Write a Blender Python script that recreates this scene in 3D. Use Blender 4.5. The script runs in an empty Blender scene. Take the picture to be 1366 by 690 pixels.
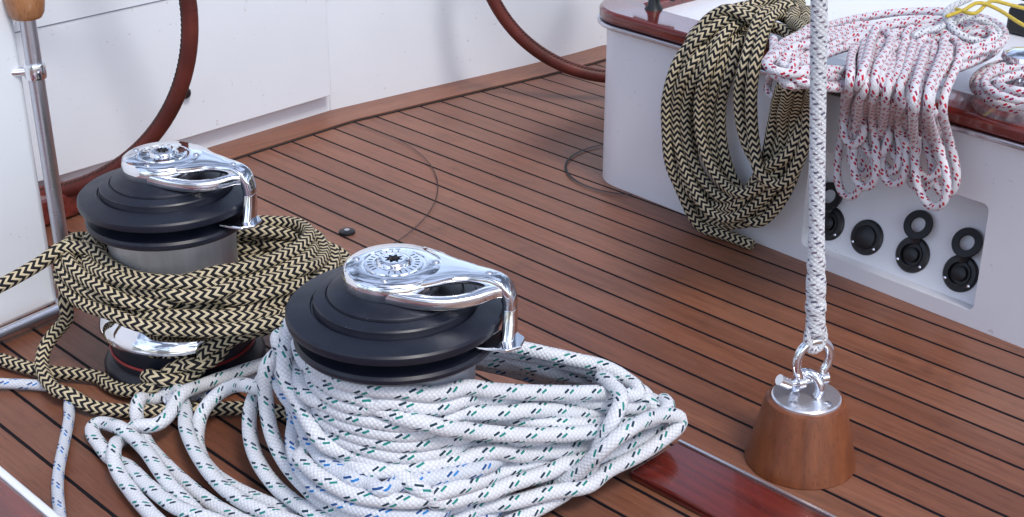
import bpy, bmesh, math, random
import numpy as np
from mathutils import Vector, Matrix
random.seed(11)
scene = bpy.context.scene; COL = scene.collection
R = math.radians
# ------------------------------------------------------------------ camera
PITCH = R(25.5); H = 1.08; FP = 1876.0; CP, SP = math.cos(PITCH), math.sin(PITCH)
cam = bpy.data.objects.new('camera', bpy.data.cameras.new('camera')); COL.objects.link(cam)
cam.location = (0, 0, H); cam.rotation_euler = (math.pi/2 - PITCH, 0, 0)
cam.data.lens = 36*FP/1366; cam.data.sensor_width = 36; cam.data.clip_start = .02; cam.data.clip_end = 5000
scene.camera = cam
CAMP = Vector((0, 0, H))
def ray(px, py):
    h = (px-683)/FP; v = (py-345)/FP
    return Vector((h, CP - v*SP, -(SP + v*CP)))
def P(px, py, z=0.0):
    d = ray(px, py); return CAMP + d*((z-H)/d.z)
def RP(px, py, pt, n):
    d = ray(px, py); return CAMP + d*((pt-CAMP).dot(n)/d.dot(n))
# ------------------------------------------------------------------ tagging / linking
def tag(o, label=None, cat=None, group=None, kind=None):
    if label: o['label'] = label
    if cat: o['category'] = cat
    if group: o['group'] = group
    if kind: o['kind'] = kind
    return o
def thing(name, label, cat, loc=(0,0,0), group=None):
    o = bpy.data.objects.new(name, None); COL.objects.link(o); o.location = loc; o.empty_display_size = .05
    return tag(o, label, cat, group)
def link(name, verts, faces, mat, parent=None, smooth=True, ang=35, uvs=None, shift=True, bevel=0):
    me = bpy.data.meshes.new(name)
    me.from_pydata([tuple(v) for v in verts], [], faces)
    if uvs is not None:
        ul = me.uv_layers.new(name='UVMap'); ul.data.foreach_set('uv', np.asarray(uvs, dtype=np.float32).ravel())
    me.validate(); me.update()
    return linkme(name, me, mat, parent, smooth, ang, shift, bevel)
def linkme(name, me, mat, parent=None, smooth=True, ang=35, shift=True, bevel=0):
    if smooth:
        me.polygons.foreach_set('use_smooth', [True]*len(me.polygons))
        me.set_sharp_from_angle(angle=R(ang))
    me.materials.append(mat)
    o = bpy.data.objects.new(name, me); COL.objects.link(o)
    if parent is not None:
        o.parent = parent
        if shift and parent.type == 'EMPTY': me.transform(Matrix.Translation(-Vector(parent.location)))
        elif shift and parent.parent is not None: me.transform(Matrix.Translation(-Vector(parent.parent.location)))
    if bevel:
        b = o.modifiers.new('bevel', 'BEVEL'); b.width = bevel; b.segments = 3; b.limit_method = 'ANGLE'; b.angle_limit = R(40)
    return o
def fix_normals(me):
    bm = bmesh.new(); bm.from_mesh(me); bmesh.ops.recalc_face_normals(bm, faces=bm.faces); bm.to_mesh(me); bm.free()
class MB:
    def __init__(s): s.v = []; s.f = []
    def add(s, v, f):
        n = len(s.v); s.v += [Vector(x) for x in v]; s.f += [tuple(i+n for i in q) for q in f]; return s
    def lathe(s, prof, n=64, c=(0,0,0), M=None):
        v = []; f = []
        for (r, z) in prof:
            for k in range(n):
                a = 2*math.pi*k/n; v.append(Vector((r*math.cos(a), r*math.sin(a), z)))
        m = len(prof)
        for i in range(m-1):
            for k in range(n):
                f.append((i*n+k, i*n+(k+1) % n, (i+1)*n+(k+1) % n, (i+1)*n+k))
        if prof[0][0] > 1e-5: f.append(tuple(range(n))[::-1])
        if prof[-1][0] > 1e-5: f.append(tuple((m-1)*n+k for k in range(n)))
        M = M or Matrix.Identity(4)
        return s.add([M @ x + Vector(c) for x in v], f)
    def ring(s, prof, n=64, M=None):
        v = []; f = []; m = len(prof)
        for (r, z) in prof:
            for k in range(n):
                a = 2*math.pi*k/n; v.append(Vector((r*math.cos(a), r*math.sin(a), z)))
        for i in range(m):
            j = (i+1) % m
            for k in range(n):
                f.append((i*n+k, i*n+(k+1) % n, j*n+(k+1) % n, j*n+k))
        M = M or Matrix.Identity(4)
        return s.add([M @ x for x in v], f)
    def prism(s, poly, z0, z1):
        n = len(poly); v = [Vector((p[0], p[1], z0)) for p in poly] + [Vector((p[0], p[1], z1)) for p in poly]
        f = [tuple(range(n))[::-1], tuple(range(n, 2*n))] + [(i, (i+1) % n, n+(i+1) % n, n+i) for i in range(n)]
        return s.add(v, f)
    def tube(s, pts, rad, n=12, up=None, flat=1.0, caps=True):
        v, f = tube_geo(pts, rad, n, up, flat, caps); return s.add(v, f)
    def build(s, name, mat, parent=None, **k):
        me = bpy.data.meshes.new(name); me.from_pydata([tuple(x) for x in s.v], [], s.f); me.validate(); fix_normals(me)
        return linkme(name, me, mat, parent, **k)
def frames(pts, up=None):
    pts = [Vector(p) for p in pts]; n = len(pts); T = []
    for i in range(n):
        t = pts[min(i+1, n-1)] - pts[max(i-1, 0)]
        T.append(t.normalized() if t.length > 1e-9 else Vector((0,0,1)))
    A = []; ref = Vector(up) if up else (Vector((0,0,1)) if abs(T[0].z) < .9 else Vector((1,0,0)))
    a = (ref - T[0]*ref.dot(T[0])).normalized()
    for i in range(n):
        if up: a2 = ref - T[i]*ref.dot(T[i]); a = a2.normalized() if a2.length > .05 else (a - T[i]*a.dot(T[i])).normalized()
        else: a = (a - T[i]*a.dot(T[i])).normalized()
        A.append((a.copy(), T[i].cross(a)))
    return pts, T, A
def tube_geo(pts, rad, n=12, up=None, flat=1.0, caps=True):
    pts, T, A = frames(pts, up); v = []; f = []; m = len(pts)
    for i in range(m):
        r = rad[i] if hasattr(rad, '__len__') else rad
        for k in range(n):
            a = 2*math.pi*k/n
            v.append(pts[i] + A[i][0]*(r*flat*math.cos(a)) + A[i][1]*(r*math.sin(a)))
    for i in range(m-1):
        for k in range(n):
            f.append((i*n+k, i*n+(k+1) % n, (i+1)*n+(k+1) % n, (i+1)*n+k))
    if caps: f.append(tuple(range(n))[::-1]); f.append(tuple((m-1)*n+k for k in range(n)))
    return v, f
def crom(ctrl, ds):
    c = np.array([list(p) for p in ctrl], float); c = np.vstack([2*c[0]-c[1], c, 2*c[-1]-c[-2]])
    out = []
    for i in range(1, len(c)-2):
        p0, p1, p2, p3 = c[i-1:i+3]
        L = np.linalg.norm(p2-p1); k = max(2, int(L/ds*3))
        t = np.linspace(0, 1, k, endpoint=False)[:, None]
        out.append(.5*((2*p1)+(-p0+p2)*t+(2*p0-5*p1+4*p2-p3)*t**2+(-p0+3*p1-3*p2+p3)*t**3))
    out.append(c[-2][None]); q = np.vstack(out)
    return resamp(q, ds)
def resamp(q, ds):
    d = np.r_[0, np.cumsum(np.linalg.norm(np.diff(q, axis=0), axis=1))]
    n = max(3, int(d[-1]/ds)+1); s = np.linspace(0, d[-1], n)
    return np.stack([np.interp(s, d, q[:, k]) for k in range(3)], 1)
# ------------------------------------------------------------------ node helpers
def newmat(name, col=(.8,.8,.8), rough=.5, metal=0.0, coat=0.0, spec=.5):
    m = bpy.data.materials.new(name); m.use_nodes = True; nt = m.node_tree; b = nt.nodes['Principled BSDF']
    b.inputs['Base Color'].default_value = (*col, 1); b.inputs['Roughness'].default_value = rough
    b.inputs['Metallic'].default_value = metal; b.inputs['Coat Weight'].default_value = coat; b.inputs['Coat Roughness'].default_value = .06
    b.inputs['Specular IOR Level'].default_value = spec
    return m, nt, b
def mth(nt, op, a, b=None, c=None):
    n = nt.nodes.new('ShaderNodeMath'); n.operation = op
    for i, x in enumerate((a, b, c)):
        if x is None: continue
        if isinstance(x, (int, float)): n.inputs[i].default_value = x
        else: nt.links.new(x, n.inputs[i])
    return n.outputs[0]
def mix(nt, f, a, b, mode='MIX'):
    n = nt.nodes.new('ShaderNodeMix'); n.data_type = 'RGBA'; n.blend_type = mode
    for i, x in ((0, f), (6, a), (7, b)):
        if isinstance(x, (int, float)): n.inputs[i].default_value = x
        elif isinstance(x, tuple): n.inputs[i].default_value = (*x, 1)
        else: nt.links.new(x, n.inputs[i])
    return n.outputs[2]
def noise(nt, vec, scale, detail=4, rough=.55):
    n = nt.nodes.new('ShaderNodeTexNoise'); n.inputs['Scale'].default_value = scale; n.inputs['Detail'].default_value = detail
    n.inputs['Roughness'].default_value = rough
    if vec is not None: nt.links.new(vec, n.inputs['Vector'])
    return n.outputs['Fac']
def coord(nt, which='Object'):
    return nt.nodes.new('ShaderNodeTexCoord').outputs[which]
def mapping(nt, vec, rot=(0,0,0), scale=(1,1,1)):
    n = nt.nodes.new('ShaderNodeMapping'); n.inputs['Rotation'].default_value = rot; n.inputs['Scale'].default_value = scale
    nt.links.new(vec, n.inputs['Vector']); return n.outputs[0]
def ramp(nt, f, stops):
    n = nt.nodes.new('ShaderNodeValToRGB'); nt.links.new(f, n.inputs[0]); e = n.color_ramp.elements
    while len(e) < len(stops): e.new(.5)
    for x, (p, c) in zip(e, stops): x.position = p; x.color = (*c, 1) if len(c) == 3 else c
    return n.outputs[0]
def bump(nt, b, h, strength=.3, dist=.001):
    n = nt.nodes.new('ShaderNodeBump'); n.inputs['Strength'].default_value = strength; n.inputs['Distance'].default_value = dist
    nt.links.new(h, n.inputs['Height']); nt.links.new(n.outputs[0], b.inputs['Normal'])
def sep(nt, v):
    n = nt.nodes.new('ShaderNodeSeparateXYZ'); nt.links.new(v, n.inputs[0]); return n.outputs
def comb(nt, x, y, z=0.0):
    n = nt.nodes.new('ShaderNodeCombineXYZ')
    for i, a in enumerate((x, y, z)):
        if isinstance(a, (int, float)): n.inputs[i].default_value = a
        else: nt.links.new(a, n.inputs[i])
    return n.outputs[0]
# ------------------------------------------------------------------ materials
def teak(name, planks=True, ang=-135, tint=1.0, pitch=.058):
    m, nt, b = newmat(name, rough=.5)
    v = mapping(nt, coord(nt), rot=(0, 0, R(ang))); x, y, z = sep(nt, v)
    idx = mth(nt, 'FLOOR', mth(nt, 'DIVIDE', y, pitch)); fr = mth(nt, 'FRACT', mth(nt, 'DIVIDE', y, pitch))
    off = mth(nt, 'MULTIPLY', mth(nt, 'FRACT', mth(nt, 'MULTIPLY', mth(nt, 'SINE', mth(nt, 'MULTIPLY', idx, 12.9898)), 43758.5)), 1.0)
    x2 = mth(nt, 'ADD', x, mth(nt, 'MULTIPLY', off, 7.0))
    g1 = noise(nt, comb(nt, mth(nt, 'MULTIPLY', x2, 5.0), mth(nt, 'MULTIPLY', y, 150.0), off), 1.0, 6, .65)
    g2 = noise(nt, comb(nt, mth(nt, 'MULTIPLY', x2, 1.6), mth(nt, 'MULTIPLY', y, 30.0), off), 1.0, 4)
    g3 = noise(nt, v, 3.0, 5)
    g4 = noise(nt, comb(nt, mth(nt, 'MULTIPLY', x2, 22.0), mth(nt, 'MULTIPLY', y, 420.0), off), 1.0, 3)
    c = ramp(nt, g1, [(.26, (.105*tint, .037*tint, .020*tint)), (.5, (.205*tint, .074*tint, .038*tint)), (.78, (.31*tint, .128*tint, .071*tint))])
    c = mix(nt, mth(nt, 'MULTIPLY', ramp(nt, g2, [(.35, (0,0,0)), (.7, (1,1,1))]), .5), c, (.30*tint, .116*tint, .062*tint))
    c = mix(nt, mth(nt, 'MULTIPLY', off, .6), c, (.125*tint, .042*tint, .023*tint))
    c = mix(nt, mth(nt, 'MULTIPLY', ramp(nt, g4, [(.30, (1,1,1)), (.46, (0,0,0))]), .5), c, (.05, .018, .011))
    stain = ramp(nt, g3, [(.42, (0, 0, 0)), (.75, (1, 1, 1))])
    c = mix(nt, mth(nt, 'MULTIPLY', stain, .26), c, (.31, .20, .15))
    d1 = noise(nt, v, 11.0, 6, .7); c = mix(nt, mth(nt, 'MULTIPLY', ramp(nt, d1, [(.28, (1,1,1)), (.45, (0,0,0))]), .45), c, (.08, .031, .019))
    specks = mth(nt, 'GREATER_THAN', noise(nt, v, 330.0, 1), .77)
    c = mix(nt, mth(nt, 'MULTIPLY', specks, .5), c, (.5, .45, .42))
    h = mth(nt, 'MULTIPLY', g1, .3)
    if planks:
        seam = mth(nt, 'LESS_THAN', mth(nt, 'ADD', fr, mth(nt, 'MULTIPLY', mth(nt, 'SUBTRACT', noise(nt, mapping(nt, v, scale=(60, 60, 1)), 1.0, 2), .5), .03)), .095)
        c = mix(nt, seam, c, (.005, .005, .008)); h = mth(nt, 'SUBTRACT', h, mth(nt, 'MULTIPLY', seam, 1.0))
    nt.links.new(c, b.inputs['Base Color'])
    rg = mth(nt, 'ADD', mth(nt, 'MULTIPLY', g3, .25), .27)
    if planks: rg = mth(nt, 'ADD', rg, mth(nt, 'MULTIPLY', seam, .3)); nt.links.new(mth(nt, 'SUBTRACT', .5, mth(nt, 'MULTIPLY', seam, .35)), b.inputs['Specular IOR Level'])
    nt.links.new(rg, b.inputs['Roughness'])
    bump(nt, b, h, .45, .0012)
    return m
TEAK = teak('teak_deck'); TEAKM = teak('teak_margin', False, ang=-38, tint=1.05)
def varnish(name, ang, tint=1.0, sc=(3, 60, 60)):
    m, nt, b = newmat(name, rough=.22, coat=.9)
    v = mapping(nt, mapping(nt, coord(nt), rot=(0, 0, R(ang))), scale=sc)
    g = noise(nt, v, 1.0, 6, .6)
    c = ramp(nt, g, [(.3, (.07*tint, .008*tint, .006*tint)), (.6, (.17*tint, .022*tint, .014*tint)), (.8, (.26*tint, .05*tint, .03*tint))])
    nt.links.new(c, b.inputs['Base Color']); return m
MAHO = varnish('varnished_mahogany', -132)
def hard(name, s0, cols, coat=.4, pore=.5):
    m, nt, b = newmat(name, rough=.42, coat=coat)
    g = noise(nt, mapping(nt, coord(nt), scale=s0), 1.0, 8, .6); g2 = noise(nt, mapping(nt, coord(nt), scale=(420, 420, 40)), 1.0, 3)
    c = ramp(nt, g, [(.3, cols[0]), (.55, cols[1]), (.75, cols[2])])
    c = mix(nt, mth(nt, 'MULTIPLY', mth(nt, 'LESS_THAN', g2, .38), pore), c, tuple(x*.4 for x in cols[0])); nt.links.new(c, b.inputs['Base Color']); bump(nt, b, g2, .12, .0005); return m
CONE = hard('turned_hardwood', (60, 30, 6), [(.125, .034, .011), (.19, .055, .018), (.25, .08, .027)], .12, .4)
TAN = hard('tan_wood', (60, 60, 10), [(.28, .11, .045), (.42, .19, .08), (.52, .28, .13)])
def gel(name, col):
    m, nt, b = newmat(name, col, .34, coat=.15)
    o = coord(nt); n1 = noise(nt, o, 5.0, 5); n2 = noise(nt, o, 260.0, 2)
    c = mix(nt, mth(nt, 'MULTIPLY', ramp(nt, n1, [(.35, (0,0,0)), (.8, (1,1,1))]), .26), col, tuple(x*.86 for x in col))
    c = mix(nt, mth(nt, 'MULTIPLY', mth(nt, 'GREATER_THAN', noise(nt, o, 90.0, 2), .73), .4), c, (.45, .43, .42))
    nt.links.new(c, b.inputs['Base Color']); bump(nt, b, n2, .05, .0006); return m
WHITE = gel('white_gelcoat', (.80, .84, .89)); WHITE2 = gel('white_gelcoat_console', (.82, .83, .87))
CHROME, nt, b = newmat('polished_chrome', (.88, .89, .92), .05, 1.0)
n_ = noise(nt, coord(nt), 60.0, 4); nt.links.new(mth(nt, 'ADD', mth(nt, 'MULTIPLY', n_, .08), .01), b.inputs['Roughness'])
STEEL, nt, b = newmat('satin_steel', (.62, .63, .68), .3, 1.0)
n_ = noise(nt, mapping(nt, coord(nt), scale=(8, 8, 900)), 1.0, 3); nt.links.new(mth(nt, 'ADD', mth(nt, 'MULTIPLY', n_, .2), .2), b.inputs['Roughness'])
DRUM, nt, b = newmat('blasted_alloy', (.56, .58, .64), .36, .8)
n_ = noise(nt, coord(nt), 900.0, 2); bump(nt, b, n_, .4, .0008)
nt.links.new(mix(nt, noise(nt, mapping(nt, coord(nt), scale=(60, 60, 6)), 1.0, 5), (.48, .50, .55), (.78, .80, .86)), b.inputs['Base Color'])
PLATE, nt, b = newmat('brushed_plate', (.80, .81, .85), .25, .85)
BLACK, nt, b = newmat('anodised_black', (.009, .011, .021), .38, 0.0, spec=.42)
n_ = noise(nt, coord(nt), 35.0, 5); nt.links.new(mth(nt, 'ADD', mth(nt, 'MULTIPLY', n_, .22), .26), b.inputs['Roughness'])
dv_ = mix(nt, mth(nt, 'MULTIPLY', mth(nt, 'GREATER_THAN', noise(nt, coord(nt), 420.0, 1), .755), .25), (.009, .011, .021), (.25, .25, .27))
dv_ = mix(nt, mth(nt, 'MULTIPLY', ramp(nt, noise(nt, coord(nt), 18.0, 5), [(.5, (0,0,0)), (.8, (1,1,1))]), .22), dv_, (.06, .065, .085)); nt.links.new(dv_, b.inputs['Base Color'])
PLASTIC = newmat('black_plastic', (.010, .010, .012), .4)[0]
REDP = newmat('red_seal', (.28, .01, .01), .4)[0]
SEAM = newmat('black_caulk', (.010, .010, .012), .6)[0]
SEAMB = newmat('faint_brown_seam', (.035, .018, .013), .6)[0]
GREYL = newmat('grey_line', (.20, .21, .24), .6)[0]  # plain grey for the painted shadow gap and the trim line
DARK = newmat('dark_cavity', (.01, .01, .012), .7)[0]
LEATH, nt, b = newmat('red_brown_leather', (.09, .016, .012), .5, spec=.35)
n_ = noise(nt, coord(nt), 220.0, 4); bump(nt, b, n_, .45, .001)
nt.links.new(ramp(nt, noise(nt, coord(nt), 14.0, 4), [(.3, (.07, .014, .010)), (.7, (.14, .028, .02))]), b.inputs['Base Color'])
def rope_zig(name, r):
    m, nt, b = newmat(name, rough=.75, spec=.25)
    U, V, _ = sep(nt, coord(nt, 'UV'))
    tri = mth(nt, 'ABSOLUTE', mth(nt, 'SUBTRACT', mth(nt, 'MULTIPLY', mth(nt, 'FRACT', mth(nt, 'MULTIPLY', V, 5.0)), 2.0), 1.0))
    ph = mth(nt, 'FRACT', mth(nt, 'ADD', mth(nt, 'DIVIDE', U, r*1.16), mth(nt, 'MULTIPLY', tri, .66)))
    k = mth(nt, 'LESS_THAN', mth(nt, 'ADD', ph, mth(nt, 'MULTIPLY', mth(nt, 'SUBTRACT', noise(nt, comb(nt, mth(nt, 'MULTIPLY', U, 900.0), mth(nt, 'MULTIPLY', V, 60.0)), 1.0, 2), .5), .16)), .55)
    dirt = noise(nt, comb(nt, mth(nt, 'MULTIPLY', U, 14.0), V), 1.0, 4)
    cream = mix(nt, dirt, (.67, .58, .40), (.48, .40, .25))
    c = mix(nt, k, cream, (.010, .010, .014)); nt.links.new(c, b.inputs['Base Color'])
    hh = mth(nt, 'ABSOLUTE', mth(nt, 'SINE', mth(nt, 'MULTIPLY', ph, 2*math.pi)))
    bump(nt, b, hh, .6, .0012); return m
def rope_white(name, r, f1, f2, base=(.80, .82, .86), dens=2.0, w=.09, dash=.5, gap=.20, turns=1.0, fuzz=0.0):
    m, nt, b = newmat(name, rough=.6, spec=.3)
    U, V, _ = sep(nt, coord(nt, 'UV')); q = .62*r
    A = mth(nt, 'ADD', mth(nt, 'DIVIDE', U, q), mth(nt, 'MULTIPLY', V, 8.0)); B = mth(nt, 'SUBTRACT', mth(nt, 'DIVIDE', U, q), mth(nt, 'MULTIPLY', V, 8.0))
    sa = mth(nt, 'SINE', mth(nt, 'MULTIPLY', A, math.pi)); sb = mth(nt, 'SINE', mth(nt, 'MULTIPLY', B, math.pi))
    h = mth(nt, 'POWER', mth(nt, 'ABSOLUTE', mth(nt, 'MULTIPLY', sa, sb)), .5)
    dirt = noise(nt, comb(nt, mth(nt, 'MULTIPLY', U, 9.0), V), 1.0, 4)
    c = mix(nt, mth(nt, 'MULTIPLY', dirt, .42), base, tuple(x*.72 for x in base))
    c = mix(nt, mth(nt, 'MULTIPLY', mth(nt, 'SUBTRACT', 1.0, h), .36), c, (.28, .30, .37))  # shade between the braid strands painted into the rope colour
    Lg = mth(nt, 'DIVIDE', U, r*4.4)
    nz = mth(nt, 'MULTIPLY', mth(nt, 'SUBTRACT', noise(nt, comb(nt, mth(nt, 'MULTIPLY', U, 260.0), mth(nt, 'MULTIPLY', V, 9.0)), 1.0, 2), .5), fuzz)
    def tracer(ph, dshift):
        a = mth(nt, 'FRACT', mth(nt, 'ADD', mth(nt, 'ADD', mth(nt, 'ADD', mth(nt, 'MULTIPLY', V, 2.0), nz), mth(nt, 'MULTIPLY', Lg, turns)), ph))
        bb = mth(nt, 'FRACT', mth(nt, 'ADD', mth(nt, 'ADD', mth(nt, 'MULTIPLY', Lg, dens), mth(nt, 'MULTIPLY', V, -2.0)), dshift))
        return mth(nt, 'MULTIPLY', mth(nt, 'LESS_THAN', a, w*1.25), mth(nt, 'LESS_THAN', bb, dash))
    k1 = tracer(0.0, 0.0); k2 = tracer(gap, .35)
    c = mix(nt, k1, c, f1); c = mix(nt, k2, c, f2)
    nt.links.new(c, b.inputs['Base Color']); bump(nt, b, h, .6, .0012); return m
RZ1 = rope_zig('cream_black_rope', .0104)
RG = rope_white('green_fleck_rope', .0103, (.010, .23, .20), (.006, .035, .06), w=.09)
RB = rope_white('blue_fleck_rope', .0098, (.02, .20, .55), (.012, .07, .24), (.68, .72, .79))
RR = rope_white('red_fleck_rope', .0066, (.55, .010, .035), (.30, .02, .08), (.82, .81, .85), 2.2, .15, .52, .3)
RH = rope_white('dark_fleck_rope', .0102, (.22, .18, .22), (.14, .13, .19), (.78, .80, .82), 6.0, .14, .42, .5, 1.0, .5)
RY = rope_white('yellow_rope', .004, (.5, .35, .01), (.5, .35, .01), (.75, .55, .03))
# ------------------------------------------------------------------ world & light
w = bpy.data.worlds.new('World'); scene.world = w; w.use_nodes = True; nt = w.node_tree; bg = nt.nodes['Background']
sky = nt.nodes.new('ShaderNodeTexSky'); sky.sky_type = 'NISHITA'; sky.sun_disc = False
SE, SAZ = R(56), R(146)
sky.sun_elevation = SE; sky.sun_rotation = SAZ; sky.dust_density = 1.8
hs = nt.nodes.new('ShaderNodeHueSaturation'); hs.inputs['Saturation'].default_value = .66; nt.links.new(sky.outputs[0], hs.inputs['Color'])
gen = coord(nt, 'Generated'); cl = noise(nt, mapping(nt, gen, scale=(1, 1, 2.2)), 2.4, 6, .6)
cf = ramp(nt, cl, [(.44, (.36, .37, .41)), (.58, (2.5, 2.52, 2.62))])
cc = mix(nt, 1.0, hs.outputs[0], cf, 'MULTIPLY'); nt.links.new(cc, bg.inputs['Color']); bg.inputs['Strength'].default_value = .15
sd = bpy.data.lights.new('sun', 'SUN'); sd.energy = 1.5; sd.angle = R(13); sd.color = (1, .965, .91)
so = bpy.data.objects.new('sun', sd); COL.objects.link(so)
sv = Vector((math.sin(SAZ)*math.cos(SE), math.cos(SAZ)*math.cos(SE), math.sin(SE)))
so.rotation_euler = sv.to_track_quat('Z', 'Y').to_euler()
scene.view_settings.view_transform = 'Standard'; scene.view_settings.look = 'None'; scene.view_settings.exposure = 0
# ------------------------------------------------------------------ setting
def sheet(name, poly, z, mat, **k):
    return link(name, [(p[0], p[1], z) for p in poly], [tuple(range(len(poly)))], mat, smooth=False, **k)
WAT, nt, b = newmat('sea_water', (.02, .05, .06), .12); bump(nt, b, noise(nt, coord(nt), 1.5, 6), .5, .2)
tag(sheet('water', [(-2000, -2000), (2000, -2000), (2000, 2000), (-2000, 2000)], -1.4, WAT), kind='structure')
hb = MB(); hb.prism([(-2.2, -2.0), (2.6, -2.0), (2.8, 3.2), (1.2, 4.4), (-.5, 4.0), (-2.0, 2.6)], -1.6, -.01)
tag(hb.build('hull', WHITE, smooth=False), kind='structure')
tag(sheet('deck', [(-2.15, -1.9), (2.55, -1.9), (2.75, 3.2), (1.2, 4.3), (-.5, 3.95), (-1.95, 2.6)], 0, TEAK), kind='structure')
dl = (P(440, 150)-Vector((-.9, 2.545, 0))).normalized()
WL = [P(440, 150)-dl*2.0, P(440, 150)-dl*.8, P(440, 150)]
WR = [P(440, 150), P(500, 136), P(560, 122), P(630, 106), P(700, 90), P(760, 75), P(803, 63), Vector((.5, 3.66, 0)), Vector((1.0, 3.8, 0)), Vector((1.9, 3.85, 0))]
def offs(poly, d):
    out = []
    for i, p in enumerate(poly):
        t = (poly[min(i+1, len(poly)-1)] - poly[max(i-1, 0)]); n = Vector((-t.y, t.x, 0)).normalized(); out.append(p + n*d)
    return out
def strip(name, a, b_, z0, z1, mat, parent=None, **k):
    m = MB(); n = len(a)
    v = [Vector((p.x, p.y, z0)) for p in a]+[Vector((p.x, p.y, z0)) for p in b_]+[Vector((p.x, p.y, z1)) for p in a]+[Vector((p.x, p.y, z1)) for p in b_]
    f = []
    for i in range(n-1):
        f += [(i, i+1, 2*n+i+1, 2*n+i), (n+i, 3*n+i, 3*n+i+1, n+i+1), (2*n+i, 2*n+i+1, 3*n+i+1, 3*n+i), (i, n+i, n+i+1, i+1)]
    f += [(0, 2*n, 3*n, n), (n-1, 2*n-1, 4*n-1, 3*n-1)]
    m.add(v, f); return m.build(name, mat, parent, **k)
allw = WL + WR[1:]
o = strip('cockpit_side_wall', WR, offs(WR, .05), -.005, .62, WHITE, bevel=.004)
tag(o, 'curving white cockpit wall behind the far end of the teak deck', 'wall')
lw = thing('cockpit_locker_wall', 'flat white cockpit wall with large raised panel, left of the wall seam', 'wall', tuple(WL[0]))
strip('wall', WL, offs(WL, .05), -.005, .62, WHITE, lw)
pe = WL[2]-dl*.012
PA = [WL[0], pe]; strip('raised_panel', offs(PA, -.026), offs(PA, -.003), .050, .61, WHITE, lw, bevel=.002)
PB = [WL[0], WL[2]-dl*.009]; strip('panel_gap_shade', offs(PB, -.005), offs(PB, -.0005), .049, .609, GREYL, lw)  # thin grey strip standing in for the shadow gap around the panel
strip('trim_line', offs(PA, -.0272), offs(PA, -.0255), .345, .3468, GREYL, lw)
wn = Vector((dl.y, -dl.x, 0))
pk = RP(246, 124, WL[2]+wn*.027, wn)
m = MB(); Mk = Matrix.Translation(pk) @ wn.to_track_quat('Z', 'Y').to_matrix().to_4x4()
m.lathe([(.012, -.001), (.012, .006), (.008, .011), (0, .012)], 24, M=Mk); m.build('drain_button', PLASTIC, lw)
mi = offs(allw, -.085)
tag(strip('margin_board_seam', offs(allw, .01), offs(allw, -.091), -.002, .0022, SEAM), kind='structure')
tag(strip('margin_board', offs(allw, .012), mi, -.001, .0045, TEAKM), kind='structure')
def flat_ring(name, c, r, w_, z, mat, n=160, a0=0, a1=2*math.pi):
    v = []; f = []
    for k in range(n+1):
        a = a0+(a1-a0)*k/n
        v += [(c[0]+(r-w_)*math.cos(a), c[1]+(r-w_)*math.sin(a), z), (c[0]+r*math.cos(a), c[1]+r*math.sin(a), z)]
    for k in range(n): f.append((2*k, 2*k+1, 2*k+3, 2*k+2))
    return link(name, v, f, mat, smooth=False)
tag(flat_ring('circular_deck_seam', (-.619, 2.564), .473, .0020, .0042, SEAMB), kind='structure')
tag(flat_ring('corner_seam', (.255, 2.69), .147, .005, .0041, SEAM, a0=R(105), a1=R(262)), kind='structure')
# ------------------------------------------------------------------ left block, pole
c0 = P(80, 403); bd = (P(90, 400)-P(0, 440)).normalized(); bn = Vector((-bd.y, bd.x, 0))
bl = [c0 - bd*1.0, c0]
o = strip('helm_seat_moulding', bl, [p+bn*.10 for p in bl], -.004, .7, WHITE, bevel=.012)
tag(o, 'tall white moulding at the far left edge behind the steel pole', 'moulding')
q0 = P(94, 404)
pg = thing('grab_pole', 'upright stainless pole topped by a wooden handle at the left edge', 'pole', tuple(q0))
m = MB(); zt = .505; m.lathe([(.0125, 0), (.0125, zt)], 28, c=q0); m.lathe([(.024, .0), (.024, .006), (.016, .012), (.0126, .016)], 28, c=q0); m.build('tube', STEEL, pg)
m = MB(); m.lathe([(.014, .487), (.022, .489), (.027, .497), (.031, .52), (.032, .56), (.026, .585), (.014, .60), (0, .602)], 32, c=q0); m.build('handle', TAN, pg)
m = MB(); zb = .405
m.lathe([(.016, zb-.012), (.017, zb-.008), (.017, zb+.008), (.016, zb+.012)], 24, c=q0)
m.tube([q0+Vector((0,0,zb)), q0+Vector((-.03,-.008,zb)), q0+Vector((-.06,-.012,zb))], .007); m.build('bracket', CHROME, pg)
a = P(92, 408, .014); bq = P(-60, 474, .014)
o = link('deck_rail', *tube_geo([a, (a+bq)/2, bq], .011, 14), STEEL); tag(o, 'low stainless tube along the foot of the left white moulding', 'rail')
s0 = P(40, 292, .03); s1 = P(112, 266, .03)
dd = (s1-s0).normalized(); nn = Vector((-dd.y, dd.x, 0))
o = strip('mahogany_step', [s0-dd*.1, s1], [s0-dd*.1+nn*.07, s1+nn*.07], .003, .055, MAHO, bevel=.006)
tag(o, 'red varnished mahogany step between the steel pole and the rear winch', 'step')
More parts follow.
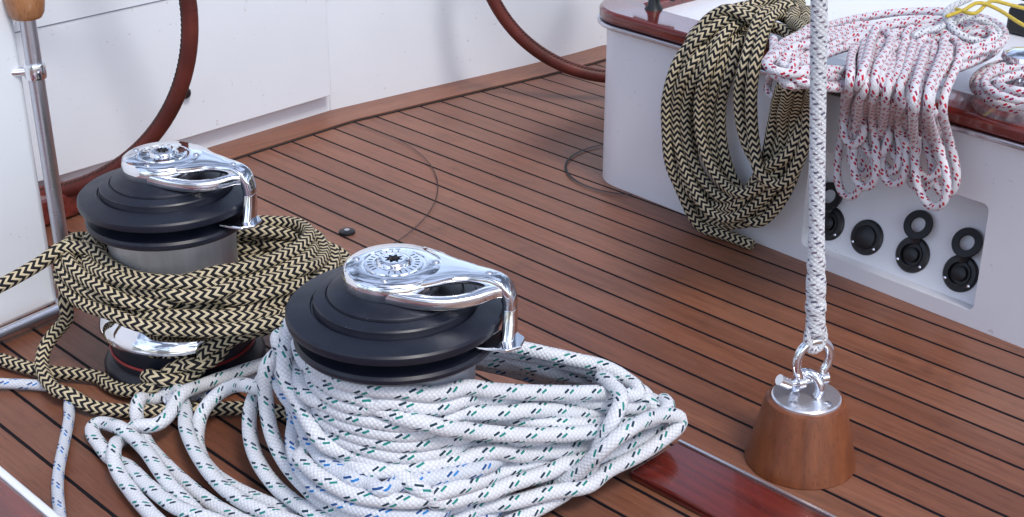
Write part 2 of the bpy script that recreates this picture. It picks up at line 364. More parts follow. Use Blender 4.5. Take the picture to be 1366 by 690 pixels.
# ------------------------------------------------------------------ wheels
def wheel(label, px, py, depth, r, rimr, spk):
    c = CAMP + ray(px, py)*depth
    t = thing('steering_wheel', label, 'steering wheel', tuple(c))
    Mr = Matrix.Translation(c) @ Matrix.Rotation(R(90), 4, 'X')
    m = MB(); n = 120
    pts = [Mr @ Vector((r*math.cos(2*math.pi*k/n), r*math.sin(2*math.pi*k/n), 0)) for k in range(n+1)]
    m.tube(pts, rimr, 16, up=Mr.to_3x3() @ Vector((0, 0, 1)), caps=False); rim = m.build('rim', LEATH, t)
    m = MB()
    for k in range(230):
        a = 2*math.pi*k/230; d_ = Vector((math.cos(a), math.sin(a), 0)); tt = Vector((-d_.y, d_.x, 0))
        p0 = d_*(r-rimr*.80)+Vector((0, 0, .0105))-tt*.003; p1 = d_*(r-rimr*.93)+Vector((0, 0, .006))+tt*.003
        m.tube([Mr @ p0, Mr @ p1], .0013, 5)
    m.build('stitching', DARK, rim)
    m = MB(); m.lathe([(.0, -.035), (.05, -.03), (.055, 0), (.05, .03), (0, .035)], 32, M=Mr); m.build('hub', CHROME, t)
    for a in spk:
        d_ = Vector((math.cos(R(a)), math.sin(R(a)), 0))
        m = MB(); m.tube([Mr @ (d_*.04), Mr @ (d_*(r-.006))], .007, 10); m.build('spoke', STEEL, t)
    m = MB(); m.tube([Mr @ Vector((0, 0, 0)), Mr @ Vector((0, 0, -.22))], .02, 16); m.build('shaft', STEEL, t)
wheel('leather covered steering wheel behind the rear winch at the left', -18, 12, 2.5, .36, .0155, (30, 150, 270))
wheel('leather covered steering wheel near the console, rim low over the deck', 833, -84, 3.1, .322, .0155, (30, 150, 270))
# ------------------------------------------------------------------ console
B0 = Vector((.26, 2.537, 0)); B1 = Vector((.805, 1.936, 0)); u = (B1-B0).normalized(); wv = Vector((-u.y, u.x, 0))
if wv.y < 0: wv = -wv
def W(s, t, z=0): return B0 + u*s + wv*t + Vector((0, 0, z))
cs = thing('cockpit_console', 'white console with mahogany cap and a recess of black sockets', 'console', tuple(B0))
s0_, rc, SL, TL = -.165, .085, 1.7, 1.0
def cpath(o):
    pts = [(s0_-o, TL)]
    for k in range(13):
        a = math.pi + (math.pi/2)*k/12
        pts.append((s0_+rc+(rc+o)*math.cos(a), rc+(rc+o)*math.sin(a)))
    pts.append((SL, -o)); return pts
ZT = .332
pp = cpath(0); m = MB(); n = len(pp)-1
v = [W(s, t, -.004) for s, t in pp[:n]] + [W(s, t, ZT) for s, t in pp[:n]]
m.add(v, [(i, i+1, n+i+1, n+i) for i in range(n-1)])
so0, so1, zo0, zo1, ro = .375, .717, .028, .215, .012
hole = []
for (cx, cz, a0) in ((so1-ro, zo0+ro, -90), (so1-ro, zo1-ro, 0), (so0+ro, zo1-ro, 90), (so0+ro, zo0+ro, 180)):
    for k in range(6): a = R(a0+k*18); hole.append((cx+ro*math.cos(a), cz+ro*math.sin(a)))
bm = bmesh.new(); edges = []
for loop in ([(s0_+rc, -.004), (SL, -.004), (SL, ZT), (s0_+rc, ZT)], hole):
    vs = [bm.verts.new(W(s, 0, z)) for s, z in loop]
    edges += [bm.edges.new((vs[i], vs[(i+1) % len(vs)])) for i in range(len(vs))]
bmesh.ops.triangle_fill(bm, use_beauty=True, use_dissolve=False, edges=edges)
bm.verts.index_update(); vv = [x.co.copy() for x in bm.verts]; ff = [tuple(x.index for x in f.verts) for f in bm.faces]; bm.free()
m.add(vv, ff); m.build('front_shell', WHITE2, cs, ang=50)
def dep(z): return .022+(z-.028)/(.187)*.075
m = MB(); nh = len(hole)
v = [W(s, 0, z) for s, z in hole] + [W(s, dep(z), z) for s, z in hole]
m.add(v, [(i, (i+1) % nh, nh+(i+1) % nh, nh+i) for i in range(nh)] + [tuple(nh+i for i in range(nh))]); m.build('recess', WHITE2, cs, ang=40)
m = MB(); tp = cpath(-.05); m.prism([(W(s, t).x, W(s, t).y) for s, t in tp]+[(W(SL, TL).x, W(SL, TL).y)], ZT-.02, ZT+.004); m.build('top', WHITE2, cs, smooth=False)
def ring_strip(o1, o2, z0, z1, name, mat, bev):
    a_ = [W(s, t) for s, t in cpath(o1)]; b_ = [W(s, t) for s, t in cpath(o2)]; return strip(name, a_, b_, z0, z1, mat, cs, bevel=bev)
ring_strip(.016, -.074, ZT, ZT+.024, 'cap_rail', MAHO, .007)
ring_strip(.019, .0005, ZT-.009, ZT-.0005, 'cap_trim', STEEL, .002)
up_p = (wv*.075 + Vector((0, 0, .187))).normalized(); np_ = u.cross(up_p).normalized()
if np_.dot(CAMP-B0) < 0: np_ = -np_
pl0 = W(.5, .022, .028)
for (px, py, lx, ly, lid) in ((1106, 298, 1106, 262, 1), (1157, 317, 0, 0, 0), (1218, 340, 1225, 300, 1), (1282, 365, 1290, 324, 1)):
    c = RP(px, py, pl0, np_)
    lab = {1106: 'black socket leftmost in the console recess, half hidden by rope', 1157: 'black socket with closed domed cover in the console recess', 1218: 'black socket with raised ring lid, third in the console recess', 1282: 'black socket with raised ring lid at the right end of the recess'}[px]
    t = thing('wall_socket', lab, 'socket', tuple(c), 'black sockets in the console recess')
    Mx = Matrix.Translation(c) @ Matrix((u, up_p, np_)).transposed().to_4x4()
    m = MB(); m.lathe([(.031, .0), (.031, .003), (.028, .006), (.021, .0065)] + ([(.020, .012), (.012, .015), (0, .016)] if not lid else [(.0205, .010), (.0185, .010), (.0175, .002), (.0, .002)]), 40, M=Mx); m.build('flange', PLASTIC, t)
    if lid:
        m = MB(); m.lathe([(.0125, .002), (.0125, .0085), (.010, .010), (0, .0105)], 30, M=Mx); m.build('plug', PLASTIC, t)
        lc = RP(lx, ly, c+np_*.012, np_)
        Ml = Matrix.Translation(lc) @ Matrix((u, up_p, np_)).transposed().to_4x4() @ Matrix.Rotation(R(-12), 4, 'X')
        m = MB(); m.ring([(.025, -.003), (.026, 0), (.025, .003), (.0135, .003), (.0125, 0), (.0135, -.003)], 40, M=Ml)
        m.tube([c+up_p*.022+np_*.006, lc-up_p*.019], .0085, 8); m.build('lid', PLASTIC, t)
    for a in (R(-35), R(215)):
        m = MB(); m.lathe([(.0028, .004), (.0028, .0062), (.001, .007), (0, .007)], 14, M=Mx @ Matrix.Translation((.0262*math.cos(a), .0262*math.sin(a), 0))); m.build('screw', CHROME, t)
fc = P(1362, 118, ZT+.024)
t = thing('chrome_fairlead', 'polished chrome fairlead on the console top at the right edge', 'fairlead', tuple(fc))
m = MB(); m.lathe([(.048, 0), (.048, .006), (.040, .010), (.026, .018), (.022, .03), (.03, .042), (.038, .05), (.036, .058), (.02, .063), (0, .064)], 40, c=fc); m.build('body', CHROME, t)
fc = P(872, 12, ZT+.024)
t = thing('dark_cleat', 'small dark cleat on the mahogany cap near the far wheel', 'cleat', tuple(fc))
m = MB(); m.tube([fc+u*-.05+Vector((0,0,.03)), fc+Vector((0,0,.036)), fc+u*.05+Vector((0,0,.03))], [.006, .009, .006], 12); m.build('horns', PLASTIC, t)
m = MB(); m.lathe([(.018, 0), (.012, .01), (.009, .03)], 20, c=fc); m.build('foot', PLASTIC, t)
fc = P(1372, 52, ZT+.004)
t = thing('rope_clutch', 'dark rope clutch with steel lever at the top right corner', 'rope clutch', tuple(fc))
m = MB(); a0_ = [fc+u*-.05, fc+u*.06]; m2 = strip('housing', a0_, [p+wv*.045 for p in a0_], ZT+.004, ZT+.055, PLASTIC, t, bevel=.008)
m.tube([fc+u*.04+wv*.022+Vector((0,0,.052)), fc+wv*.022+Vector((0,0,.066)), fc+u*-.06+wv*.022+Vector((0,0,.070))], [.008, .007, .009], 12); m.build('lever', STEEL, t)
# ------------------------------------------------------------------ winches
def sweep_rect(m, pts, wd, ht, ex=.55):
    pts, T, A = frames(pts, None)
    n = 20; v = []; f = []
    for i, p in enumerate(pts):
        side = T[i].cross(Vector((0, 0, 1)))
        side = side.normalized() if side.length > .3 else Vector((0, -1, 0))
        up = side.cross(T[i]).normalized()
        for k in range(n):
            a = 2*math.pi*k/n; ca, sa = math.cos(a), math.sin(a)
            sx = math.copysign(abs(ca)**ex, ca); sy = math.copysign(abs(sa)**ex, sa)
            v.append(p + side*(wd[i]*.5*sx) + up*(ht[i]*.5*sy))
    for i in range(len(pts)-1):
        for k in range(n): f.append((i*n+k, i*n+(k+1) % n, (i+1)*n+(k+1) % n, (i+1)*n+k))
    f.append(tuple(range(n))[::-1]); f.append(tuple((len(pts)-1)*n+k for k in range(n)))
    m.add(v, f)
def make_winch():
    t = thing('winch', '', 'winch', (0, 0, 0), 'large self tailing winches on the deck')
    m = MB(); m.lathe([(.128, 0), (.128, .016), (.122, .026), (.114, .030), (.110, .075)], 72); bf = m.build('base_flange', BLACK, t)
    m = MB(); m.ring([(.1145, .040), (.1168, .0422), (.1145, .0445), (.108, .0422)], 72); m.build('red_ring', REDP, bf)
    m = MB(); m.lathe([(.104, .070), (.124, .072), (.128, .078), (.127, .086), (.119, .100), (.104, .112), (.101, .118)], 72); m.build('skirt', CHROME, t)
    m = MB(); m.lathe([(.100, .116), (.097, .13), (.097, .19), (.099, .225), (.101, .250)], 72); m.build('drum', DRUM, t)
    m = MB(); m.lathe([(.101, .2400), (.116, .2405), (.123, .2430), (.1265, .2470), (.1268, .2520), (.1240, .2555), (.110, .2590), (.094, .267)], 96); m.build('lower_jaw', BLACK, t)
    m = MB(); m.lathe([(.088, .266), (.110, .2705), (.129, .2735), (.1335, .2760), (.1345, .2800), (.1340, .2850), (.1315, .2875), (.1040, .2930), (.1025, .2908), (.1010, .2908), (.1002, .2930), (.0998, .3005), (.0980, .3025),
                       (.0850, .3060), (.0838, .3045), (.0828, .3050), (.0822, .3085), (.0805, .3100), (.0715, .3135), (.0605, .3185), (.058, .3200)], 96); m.build('upper_jaw', BLACK, t, ang=25)
    Z = .010
    arm = MB()
    arm.lathe([(.059, .308+Z), (.062, .311+Z), (.0628, .323+Z), (.0612, .330+Z), (.057, .333+Z), (.040, .3338+Z), (.039, .332+Z), (.0365, .332+Z), (.0355, .3345+Z), (.0235, .335+Z), (.022, .3335+Z), (.0205, .335+Z), (.020, .3385+Z), (.018, .340+Z), (.0135, .340+Z), (.013, .331+Z), (0, .331+Z)], 96)
    zz = .3245+Z
    # broad top blade running from the plate out to the nose, then bending down
    cb = crom([(.020, .006, zz+.002), (.050, .006, zz+.002), (.080, .008, zz+.0015), (.105, .006, zz+.001), (.127, .002, zz-.001), (.139, 0, zz-.008), (.1445, 0, zz-.022), (.145, 0, .298)], .004)
    k_ = np.linspace(0, 1, len(cb)); wd_ = np.interp(k_, [0, .18, .35, .52, .68, 1], [.112, .092, .058, .036, .027, .023]); sweep_rect(arm, [Vector(x) for x in cb], wd_, np.interp(k_, [0, .5, .7, 1], [.012, .012, .015, .015]), .45)
    # lower front rail, set below the blade so a dark slot shows between
    cb = crom([(-.01, -.055, zz-.005), (.035, -.054, zz-.011), (.075, -.046, zz-.014), (.105, -.030, zz-.013), (.127, -.010, zz-.010), (.139, -.002, zz-.014), (.1445, 0, .302)], .004)
    k_ = np.linspace(0, 1, len(cb)); sweep_rect(arm, [Vector(x) for x in cb], .013+.005*k_, .017-.002*k_)
    ao = arm.build('stripper_arm', CHROME, t, ang=45)
    m = MB(); m.prism([(.112, -.042), (.150, -.042), (.165, -.028), (.165, -.006), (.151, .008), (.130, .006)], .2610, .2655)
    sweep_rect(m, [Vector((.145, .0, .302)), Vector((.1455, -.003, .286)), Vector((.145, -.010, .2635))], [.023, .025, .028], [.016, .016, .018])
    m.build('feeder_foot', CHROME, t, bevel=.0015)
    m = MB(); pol = []
    for k in range(16):
        a = 2*math.pi*k/16; r_ = .0125 if k % 2 == 0 else .0085; pol.append((r_*math.cos(a), r_*math.sin(a)))
    m.prism(pol, .3312+Z, .3318+Z); m.build('handle_socket', DARK, ao, smooth=False)
    m = MB(); star = [(.0135*math.cos(2*math.pi*k/48), .0135*math.sin(2*math.pi*k/48)) for k in range(48)]
    ins = []
    for k in range(48):
        a = 2*math.pi*k/48; r_ = .0095+.0022*math.cos(8*a); ins.append((r_*math.cos(a), r_*math.sin(a)))
    v = [(x, y, .3395+Z) for x, y in star]+[(x, y, .3395+Z) for x, y in ins]+[(x, y, .3325+Z) for x, y in ins]
    m.add(v, [(k, (k+1) % 48, 48+(k+1) % 48, 48+k) for k in range(48)]+[(48+k, 48+(k+1) % 48, 96+(k+1) % 48, 96+k) for k in range(48)]); m.build('socket_star', CHROME, ao)
    m = MB()
    for k in range(26):
        if k % 13 in (5, 6): continue
        a = 2*math.pi*k/26; d_ = Vector((math.cos(a), math.sin(a), 0)); z_ = Vector((0, 0, .3346+Z))
        m.tube([d_*.0262+z_, d_*.0318+z_], .0008, 5)
    m.build('engraving', SEAM, ao)
    for (x, y, z) in ((-.048, .0, .3332), (.049, .014, .3332), (.004, -.049, .3332), (.118, .004, .3310)):
        m = MB(); m.lathe([(.0045, 0), (.0045, .0012), (.0036, .002), (0, .0022)], 16, c=(x, y, z+Z)); m.build('screw', STEEL, ao)
    return t
def copy_tree(o, parent=None):
    c = o.copy(); COL.objects.link(c); c.parent = parent
    for ch in [x for x in bpy.data.objects if x.parent == o]: copy_tree(ch, c)
    return c
C2 = Vector((-.143, 1.532, 0)); C1 = Vector((-.503, 1.894, 0))
w2 = make_winch(); w1 = copy_tree(w2)
w2.location = C2; w2.rotation_euler.z = R(-13.5); w2['label'] = 'black and chrome winch wrapped in white rope, nearest the camera'
w1.location = C1; w1.rotation_euler.z = R(-19.5); w1.scale = (.95, .95, 1.0); w1['label'] = 'black and chrome winch wrapped in cream and black rope'
# ------------------------------------------------------------------ rope engine
def relax(paths, radii, iters, collide, pull=.02, smooth=.22):
    X0 = np.vstack(paths); X = X0.copy()
    rid = np.concatenate([np.full(len(p), i) for i, p in enumerate(paths)])
    rad = np.concatenate([np.full(len(p), radii[i]) for i, p in enumerate(paths)])
    start = np.r_[True, rid[1:] != rid[:-1]]; end = np.r_[rid[1:] != rid[:-1], True]; ii = np.nonzero(~(start | end))[0]
    lim = (rad[:, None]+rad[None]+.008)**2; tri = np.triu(np.ones(lim.shape, bool), 5)
    for it in range(iters):
        if it % 7 == 0:
            sq = (X*X).sum(1); D = sq[:, None]+sq[None]-2*X@X.T
            I0, J0 = np.nonzero((D < lim) & tri)
        dv = X[I0]-X[J0]; L = np.sqrt((dv**2).sum(1))+1e-7; pen = rad[I0]+rad[J0]-L; ok = pen > 0
        I, J = I0[ok], J0[ok]; dv = dv[ok]; L = L[ok]; pen = pen[ok]
        if len(I):
            n = dv/L[:, None]; n[L < 1e-4] = (0, 0, 1)
            push = n*(pen*.5)[:, None]
            acc = np.zeros_like(X); cnt = np.zeros(len(X))
            np.add.at(acc, I, push); np.add.at(acc, J, -push); np.add.at(cnt, I, 1); np.add.at(cnt, J, 1)
            X += acc/np.maximum(1, cnt*.5)[:, None]*.8
        sm = (X[ii-1]+X[ii+1])/2-X[ii]; X[ii] += sm*smooth
        X += (X0-X)*pull
        collide(X, rad)
    return [X[rid == i] for i in range(len(paths))]
def rope(name, label, paths, rad, mat, cat='rope', seg=12, parent=None, group=None):
    V = []; F = []; UV = []
    for q in paths:
        q = crom([Vector(x) for x in q[::1]], .0055)
        r_ = rad
        pts, T, A = frames([Vector(x) for x in q]); m_ = len(pts); b0 = len(V)
        L = 0
        Ls = []
        for i in range(m_):
            if i: L += (pts[i]-pts[i-1]).length
            Ls.append(L)
            rr = r_(i/(m_-1)) if callable(r_) else r_
            if i == 0 or i == m_-1: rr *= .8
            for k in range(seg):
                a = 2*math.pi*k/seg; V.append(pts[i]+A[i][0]*(rr*math.cos(a))+A[i][1]*(rr*math.sin(a)))
        for i in range(m_-1):
            for k in range(seg):
                F.append((b0+i*seg+k, b0+i*seg+(k+1) % seg, b0+(i+1)*seg+(k+1) % seg, b0+(i+1)*seg+k))
                UV += [(Ls[i], k/seg), (Ls[i], (k+1)/seg), (Ls[i+1], (k+1)/seg), (Ls[i+1], k/seg)]
        F.append(tuple(b0+k for k in range(seg))[::-1]); UV += [(0, k/seg) for k in range(seg)]
        F.append(tuple(b0+(m_-1)*seg+k for k in range(seg))); UV += [(L, k/seg) for k in range(seg)]
    o = link(name, V, F, mat, parent, uvs=UV, ang=60)
    if parent is None: tag(o, label, cat, group)
    return o
def loops(top, bot, n, jit=0.0, jz=0.0, l0=0.0, l1=1.0):
    out = []; m_ = len(top)
    for k in range(n):
        ox, oy = random.uniform(-jit, jit), random.uniform(-jit, jit)*.5
        for j in range(m_):
            l = l0+(l1-l0)*min(1, (k+j/m_)/max(1, n-1))
            a, b_ = top[j], bot[j]
            q = [a[i]*(1-l)+b_[i]*l for i in range(3)]
            out.append((q[0]+ox+random.uniform(-jit, jit)*.5, q[1]+oy+random.uniform(-jit, jit)*.4, max(.012, q[2]+random.uniform(-jz, jz))))
    return out
WC = [(C1, .955, .207), (C2, 1.0, .230)]
def coll_winch(X, rad):
    X[:, 2] = np.maximum(X[:, 2], rad*1.0+.003)
    for C, s, zc in WC:
        dx = X[:, 0]-C.x; dy = X[:, 1]-C.y; rr = np.sqrt(dx*dx+dy*dy)+1e-9; z = X[:, 2]
        near = rr < .20
        X[near, 2] = np.minimum(X[near, 2], zc); z = X[:, 2]
        lim = np.where(z < .036, .129, np.where(z < .064, .117, np.where(z < .108, .128, np.where(z < .118, .112, .098))))*s
        need = lim+rad*.9; hit = (rr < need)
        f = np.where(hit, need/rr, 1); X[:, 0] = C.x+dx*f; X[:, 1] = C.y+dy*f
def toW(lst): return [P(*q) for q in lst]
# rear rope
T1 = [(112, 332, .20), (135, 356, .195), (200, 378, .195), (280, 374, .195), (345, 354, .19), (402, 334, .185), (418, 312, .185), (390, 296, .185), (330, 292, .185), (220, 300, .185), (135, 314, .19)]
Bt1 = [(76, 352, .180), (90, 388, .155), (150, 416, .148), (230, 432, .148), (320, 434, .140), (392, 416, .130), (458, 380, .115), (446, 352, .115), (330, 338, .13), (220, 338, .13), (120, 337, .16)]
l1 = loops(T1, Bt1, 7, 5, .004)
l1b = loops(T1, Bt1, 1, 10, .006, .4, .7)
p1 = toW([(-140, 440, .10), (-60, 410, .13), (0, 382, .165), (50, 355, .185)] + [(80, 345, .19)] + l1 + l1b + [(82, 395, .14), (95, 425, .09), (64, 450, .05), (52, 488, .03), (75, 528, .014), (130, 548, .012), (240, 548, .012), (340, 545, .012), (420, 560, .012)])
p1c = toW([(440, 392, .11), (385, 420, .12), (330, 440, .11), (280, 458, .08), (240, 478, .05), (226, 500, .02), (170, 503, .012), (110, 500, .012), (60, 498, .012), (10, 484, .012), (-50, 462, .012), (-120, 430, .012)])
p1d = toW([(200, 512, .03), (225, 512, .035), (250, 505, .03), (262, 475, .06), (300, 455, .10), (360, 430, .13), (420, 395, .14), (470, 350, .10), (430, 326, .12), (380, 314, .15)])
# front rope
T2 = [(381, 432, .222), (425, 486, .218), (540, 518, .214), (680, 520, .185), (780, 528, .14), (840, 544, .10), (856, 546, .09), (806, 496, .13), (744, 474, .16), (665, 464, .18), (530, 440, .185), (430, 430, .195)]
Bt2 = [(366, 490, .15), (402, 545, .13), (480, 596, .115), (590, 616, .10), (700, 606, .085), (815, 582, .058), (892, 560, .055), (845, 532, .05), (750, 508, .06), (650, 482, .07), (520, 470, .08), (400, 480, .12)]
g_main = loops(T2, Bt2, 7, 9, .005)
g_in = loops(T2, Bt2, 1, 14, .01, .3, .6)
tail = [(362, 520, .12), (308, 512, .07), (258, 560, .03), (272, 622, .02), (345, 668, .02), (460, 698, .02), (560, 735, .015), (430, 722, .015), (310, 690, .015), (222, 622, .015), (178, 566, .015), (198, 522, .02), (236, 508, .03), (246, 545, .035),
        (262, 605, .03), (318, 668, .03), (420, 708, .03), (500, 745, .03), (380, 725, .03), (245, 682, .03), (160, 615, .02), (116, 574, .015), (134, 560, .015), (190, 594, .03), (230, 655, .03), (290, 712, .02), (270, 740, .02), (190, 675, .02), (150, 605, .02), (168, 568, .02), (215, 572, .035), (250, 525, .035), (310, 500, .03), (370, 480, .05), (420, 480, .08),
        ]
p2 = toW([(430, 400, .20), (386, 415, .222)] + g_main + g_in + tail)
p2c = toW([(392, 436, .216), (366, 480, .18), (354, 540, .11), (368, 600, .07), (414, 654, .05), (500, 688, .04), (600, 692, .035), (720, 660, .045), (840, 608, .06), (918, 566, .085), (914, 551, .095), (880, 552, .11), (838, 572, .13), (802, 600, .11), (770, 632, .06), (735, 652, .03), (660, 690, .015), (560, 760, .015)])
p2d = toW([(440, 450, .16), (346, 500, .10), (330, 560, .06), (344, 620, .04), (400, 680, .03), (480, 714, .03), (600, 722, .02), (700, 688, .02), (768, 645, .04), (796, 600, .09), (820, 556, .14), (838, 528, .15), (800, 502, .15)])
d1_ = toW([(470, 440, .20), (398, 432, .222), (392, 480, .20), (428, 552, .16), (520, 614, .12), (620, 644, .085), (720, 636, .07), (820, 602, .065), (890, 572, .07), (884, 552, .08), (820, 530, .10)])
d3_ = toW([(400, 455, .218), (450, 508, .215), (540, 552, .19), (650, 578, .15), (760, 580, .115), (850, 566, .095), (900, 556, .09), (870, 540, .09)])
p3 = toW(loops(T2, Bt2, 1, 10, .01, .9, 1.1) + [(402, 566, .11), (470, 614, .085), (590, 636, .065), (700, 626, .055), (800, 602, .045), (840, 594, .03), (780, 640, .02), (700, 668, .015), (600, 676, .015), (500, 655, .03)])
p4 = toW([(-90, 505, .012), (0, 512, .012), (50, 512, .012), (88, 518, .012), (96, 540, .012), (86, 590, .012), (76, 640, .012), (80, 690, .012), (90, 760, .012)])
p5 = toW([(225, 540, .02), (240, 515, .02), (290, 500, .014), (330, 492, .014), (380, 490, .03)])
DS = .011
P_ = [crom(x, DS) for x in (p1, p1c, p1d, p2, p2c, p2d, d1_, d3_, p3, p5, p4)]; RD = [.0100]*3+[.0098]*7+[.0078]
P_ = relax(P_, RD, 110, coll_winch, pull=.032, smooth=.30)
rope('rope', 'cream and black zigzag rope wound around the rear winch', P_[0:3], .0104, RZ1)
rope('rope', 'white rope with green flecks heaped around the front winch', P_[3:8], .0102, RG)
rope('rope', 'white rope with blue flecks in the lower turns of the front heap', P_[8:10], .0101, RB)
rope('rope', 'single thin blue flecked rope crossing the deck at bottom left', [P_[10]], .0080, RB)
# --- console coils
def yedge(px): return 55+(px-930)*.275
def HP(px, py, l=0.0):
    ye = yedge(px)
    if py > ye+6: return RP(px, py, B0-wv*(.034+l), wv)
    return P(px, py, .372+l)
def coll_cons(X, rad):
    dx = X[:, 0]-B0.x; dy = X[:, 1]-B0.y; t = dx*wv.x+dy*wv.y; s = dx*u.x+dy*u.y
    pt = t+.018+rad; pz = ZT+.024+rad-X[:, 2]
    hit = (pt > 0) & (pz > 0) & (X[:, 2] > .31)
    zf = hit & (pz <= pt); X[zf, 2] += pz[zf]
    tf = hit & (pz > pt); X[tf, 0] -= wv.x*pt[tf]; X[tf, 1] -= wv.y*pt[tf]
    lowr = (X[:, 2] <= .31) & (t+rad > 0) & (s > -.17)
    X[lowr, 0] -= wv.x*(t+rad)[lowr]; X[lowr, 1] -= wv.y*(t+rad)[lowr]
    X[:, 2] = np.maximum(X[:, 2], rad+.002)
k1 = []
lst = ((893, 1046, 302, 0), (903, 1054, 286, 4), (922, 1060, 296, -3), (984, 1072, 230, 4), (914, 1050, 268, 3), (962, 1068, 278, 6), (936, 1064, 258, -4), (950, 1070, 292, 6), (1002, 1074, 250, 4), (896, 1040, 276, 0))
for li, (xl, xr, yb, tilt) in enumerate(lst):
    w_ = xr-xl; ly = .045*((li*.618) % 1); xt = random.uniform(-8, 6); yt = random.uniform(-6, 16)
    for (x, y) in ((1052+xt, 4+yt), (xl+(1050-xl)*.5+xt*.5, 18+yt*.7), (xl+(1050-xl)*.15, 84), (xl-2, yb*.52), (xl+w_*.05+tilt*.4, yb*.80), (xl+w_*.30+tilt, yb-3), (xl+w_*.60+tilt, yb-1), (xl+w_*.88+tilt*.4, yb*.82), (xr, yb*.56), (xr+(1075-xr)*.5, 92), (1082+xt, 44+yt*.6)):
        k1.append(HP(x+random.uniform(-2.5, 2.5), y+random.uniform(-2, 2), ly))
k1 += [HP(970, 20, .03), HP(905, 90, .03), HP(893, 180, .03), HP(912, 262, .02), HP(932, 302, .01), HP(952, 322, .0), HP(980, 330, 0), HP(1003, 337, 0)]
def RZ(px, py, lift):
    return P(px, py, .396+lift+.045*max(0, min(1, (1140-px)/80)))
k2 = []
for k in range(10):
    a_ = 158-8*(k % 4)+random.uniform(-10, 6); b_ = 46-7*(k % 5)+random.uniform(-4, 4); cx = 1178+random.uniform(-8, 10); cy = 68+random.uniform(-9, 9)
    for j in range(10):
        an = math.pi+2*math.pi*j/10; x = cx+a_*math.cos(an); y = cy+b_*math.sin(an)-.13*(x-1180)*1.0+random.uniform(-4, 4)
        k2.append(RZ(x, y, .032*(k/10)+random.uniform(0, .01)))
bights = [(1120, 1158, 268, -6), (1172, 1210, 252, 2), (1136, 1172, 240, -4), (1208, 1250, 282, 18), (1184, 1222, 226, 4), (1232, 1268, 266, 12), (1150, 1186, 214, 0), (1212, 1252, 244, 8), (1126, 1158, 200, -4), (1166, 1200, 236, 6), (1196, 1236, 258, 12), (1140, 1176, 256, -4), (1054, 1022, 136, -4)]
for bi, (xa, xb, yb, dx) in enumerate(bights):
    ly = .004+.055*((bi*0.618) % 1); cxm = (xa+xb)/2; hw = (xb-xa)/2; ya = yedge(xa); d = yb-ya
    k2 += [P(cxm-hw*.8+20, 58+random.uniform(-8, 8), .43), HP(cxm-hw*.5, ya-2, .026+ly)]
    k2 += [HP(cxm-hw*.70+dx*.3, ya+d*.4, ly), HP(cxm-hw*1.0+dx*.8, ya+d*.75, ly), HP(cxm-hw*.65+dx, yb-8, ly), HP(cxm+dx, yb, ly+.002), HP(cxm+hw*.7+dx, yb-9, ly+.003), HP(cxm+hw*1.0+dx*.8, ya+d*.7, ly+.003), HP(cxm+hw*.65+dx*.3, ya+d*.35, ly+.003)]
    k2 += [HP(cxm+hw*.4, ya-2, .026+ly), P(cxm+hw+10, 55+random.uniform(-8, 8), .435)]
k3 = []
for k in range(5):
    for j in range(8):
        an = 2*math.pi*j/8; k3.append(P(1362+(66-7*k)*math.cos(an)+random.uniform(-6, 6), 112+(34-5*k)*math.sin(an)+random.uniform(-4, 4), .372+.010*k+random.uniform(0, .008)))
k4 = [P(1215, 55, .44), P(1250, 40, .45), P(1290, 22, .45), P(1320, 30, .44), P(1335, 48, .43), P(1310, 58, .43), P(1270, 42, .45), P(1262, 15, .45), P(1290, 0, .45), P(1330, -20, .43)]
k1, k2_, k3, k4 = relax([crom(k1, .012), crom(k2, .0085), crom(k3, .0085), crom(k4, .0085)], [.0098, .0062, .0064, .006], 80, coll_cons, pull=.045, smooth=.32)
rope('rope', 'cream and black zigzag rope coil hanging over the console edge', [k1], .0104, RZ1)
rope('rope', 'thin white rope with red flecks bundled over the console', [k2_], .0067, RR)
rope('rope', 'small coil of red flecked rope around the chrome fairlead', [k3], .0067, RR)
rope('rope', 'loose pale grey rope curl at the top right beside the yellow line', [k4], .0055, RH)
yl = crom([P(1262, 22, .465), P(1285, 14, .47), P(1305, 4, .475), P(1330, 12, .46), P(1366, 34, .42), P(1420, 60, .39)], .01)
yl2 = crom([P(1275, 12, .468), P(1300, 18, .47), P(1322, 2, .46), P(1345, 6, .45), P(1400, 20, .42)], .01)
rope('rope', 'thin yellow rope lying across the top right corner', [yl, yl2], .0032, RY, seg=8)
# ------------------------------------------------------------------ padeye cone, shackle, hanging rope
cc_ = P(1067, 612)
t = thing('padeye_block', 'turned hardwood cone with steel plate and eye, standing on the teak deck', 'deck block', tuple(cc_))
m = MB(); m.lathe([(.0750, 0), (.0756, .0015), (.0745, .005), (.0540, .0930), (.0528, .0960), (.0505, .0973), (.047, .0975), (0, .0975)], 96, c=cc_); m.build('wooden_cone', CONE, t)
m = MB(); m.lathe([(.0465, .0965), (.0465, .1005), (.0445, .1022), (0, .1024)], 60, c=cc_); m.build('steel_plate', PLATE, t)
for k in range(4):
    a = R(45+90*k); m = MB(); m.lathe([(.006, .102), (.006, .1030), (.0045, .1040), (0, .1042)], 20, c=cc_+Vector((.033*math.cos(a), .033*math.sin(a), 0))); m.build('screw', STEEL, t)
m = MB(); e0 = cc_+Vector((0, 0, .104)); ex = Vector((.85, -.53, 0))
m.tube([e0+ex*(.0175*math.cos(a))+Vector((0, 0, .012+.020*math.sin(a))) for a in np.linspace(R(-35), R(215), 30)], .0062, 14); m.build('eye', CHROME, t)
sh = thing('shackle', 'polished steel bow shackle joining the hanging rope to the eye', 'shackle', tuple(cc_+Vector((0, 0, .13))))
px_ = Vector((.93, .36, 0)); sc = cc_+Vector((0.004, 0, .126))
pts = [sc-px_*.018+Vector((0, 0, -.006)), sc-px_*.019+Vector((0, 0, .010))]
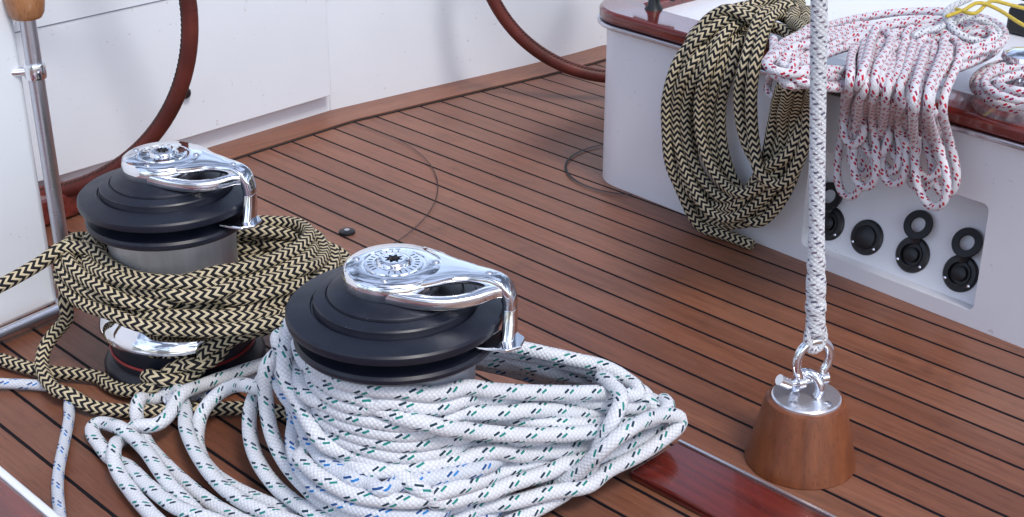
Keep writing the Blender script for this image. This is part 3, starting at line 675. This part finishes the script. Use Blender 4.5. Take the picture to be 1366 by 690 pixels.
pts += [sc+Vector((0, 0, .030))+px_*(.0255*math.cos(a))+Vector((0, 0, .029*math.sin(a))) for a in np.linspace(R(205), R(-25), 26)]
pts += [sc+px_*.019+Vector((0, 0, .010)), sc+px_*.018+Vector((0, 0, -.006))]
m = MB(); m.tube([Vector(x) for x in crom(pts, .003)], .0063, 14); m.build('bow', CHROME, sh)
m = MB(); pz = sc+Vector((0, 0, .0)); m.tube([pz-px_*.036, pz+px_*.024], .0052, 14)
for s_ in (-1, 1): m.tube([pz+px_*(.018*s_)-px_*.005, pz+px_*(.018*s_)+px_*.005], .0098, 16)
m.tube([pz-px_*.050+Vector((0,0,.010)), pz-px_*.034], .0075, 12); m.build('pin', CHROME, sh)
zb = sc.z+.060; bt = Vector((sc.x, sc.y, zb))
top = Vector((.3615*1.0, cc_.y, .644)); dirv = (top-bt).normalized()
hp = [bt+dirv*x for x in (.008, .05, .1, .2, .35, .6, .8)]
L_ = .8
def rr_(f):
    x = f*L_
    lump = .0007*math.sin(x*190)+.0005*math.sin(x*310+1)
    if x < .075: return .0132-.012*abs(x-.045)*.4+lump
    if x < .15: return .0128-(x-.075)*.033+lump*(1-(x-.075)/.075)
    return .0102
m_obj = rope('rope', 'white braided rope with dark flecks hanging straight down to the shackle', [crom(hp, .012)], rr_, RH, seg=16)
ey = [bt+dirv*.03+px_*.004, bt+px_*.011+Vector((0,0,.004)), bt+px_*.008-Vector((0,0,.010)), bt-Vector((0,0,.014)), bt-px_*.008-Vector((0,0,.010)), bt-px_*.011+Vector((0,0,.004)), bt+dirv*.03-px_*.004]
rope('splice_eye', None, [crom(ey, .006)], .0070, RH, parent=m_obj)
# ------------------------------------------------------------------ varnished hatch beam, corner coaming, deck fitting
pd = Vector((.7071, -.7071, 0)); pn = Vector((.7071, .7071, 0))
e0 = P(903, 591, .012); e1 = e0-pn*.10
hb_ = thing('hatch_beam', 'glossy red mahogany strip let into the deck beside the white rope', 'hatch trim', tuple(e0))
strip('beam', [e1, e1+pd*1.3], [e0, e0+pd*1.3], .001, .014, MAHO, hb_, bevel=.003)
strip('steel_edge', [e0+pn*.0015, e0+pn*.0015+pd*1.3], [e0+pn*.006, e0+pn*.006+pd*1.3], .001, .0155, PLATE, hb_)
k1_ = P(0, 624, .03); k2p = k1_+pd*1.0
cb_ = thing('side_coaming', 'varnished coaming with pale trim edge in the bottom left corner', 'coaming', tuple(k1_))
strip('varnished_top', [k1_-pd*.6-pn*.5, k2p-pn*.5], [k1_-pd*.6-pn*.012, k2p-pn*.012], .001, .034, MAHO, cb_, bevel=.004)
strip('pale_trim', [k1_-pd*.6-pn*.0115, k2p-pn*.0115], [k1_-pd*.6, k2p], .001, .036, WHITE, cb_, bevel=.003)
fp = P(463, 311)
t = thing('deck_drain', 'small black round deck plug between the two winches', 'deck plug', tuple(fp))
m = MB(); m.lathe([(.015, .0), (.015, .0045), (.012, .006), (0, .006)], 30, c=fp); m.build('rim', PLASTIC, t)
m = MB(); m.lathe([(.005, .006), (.005, .0072), (0, .0075)], 20, c=fp); m.build('screw', STEEL, t)
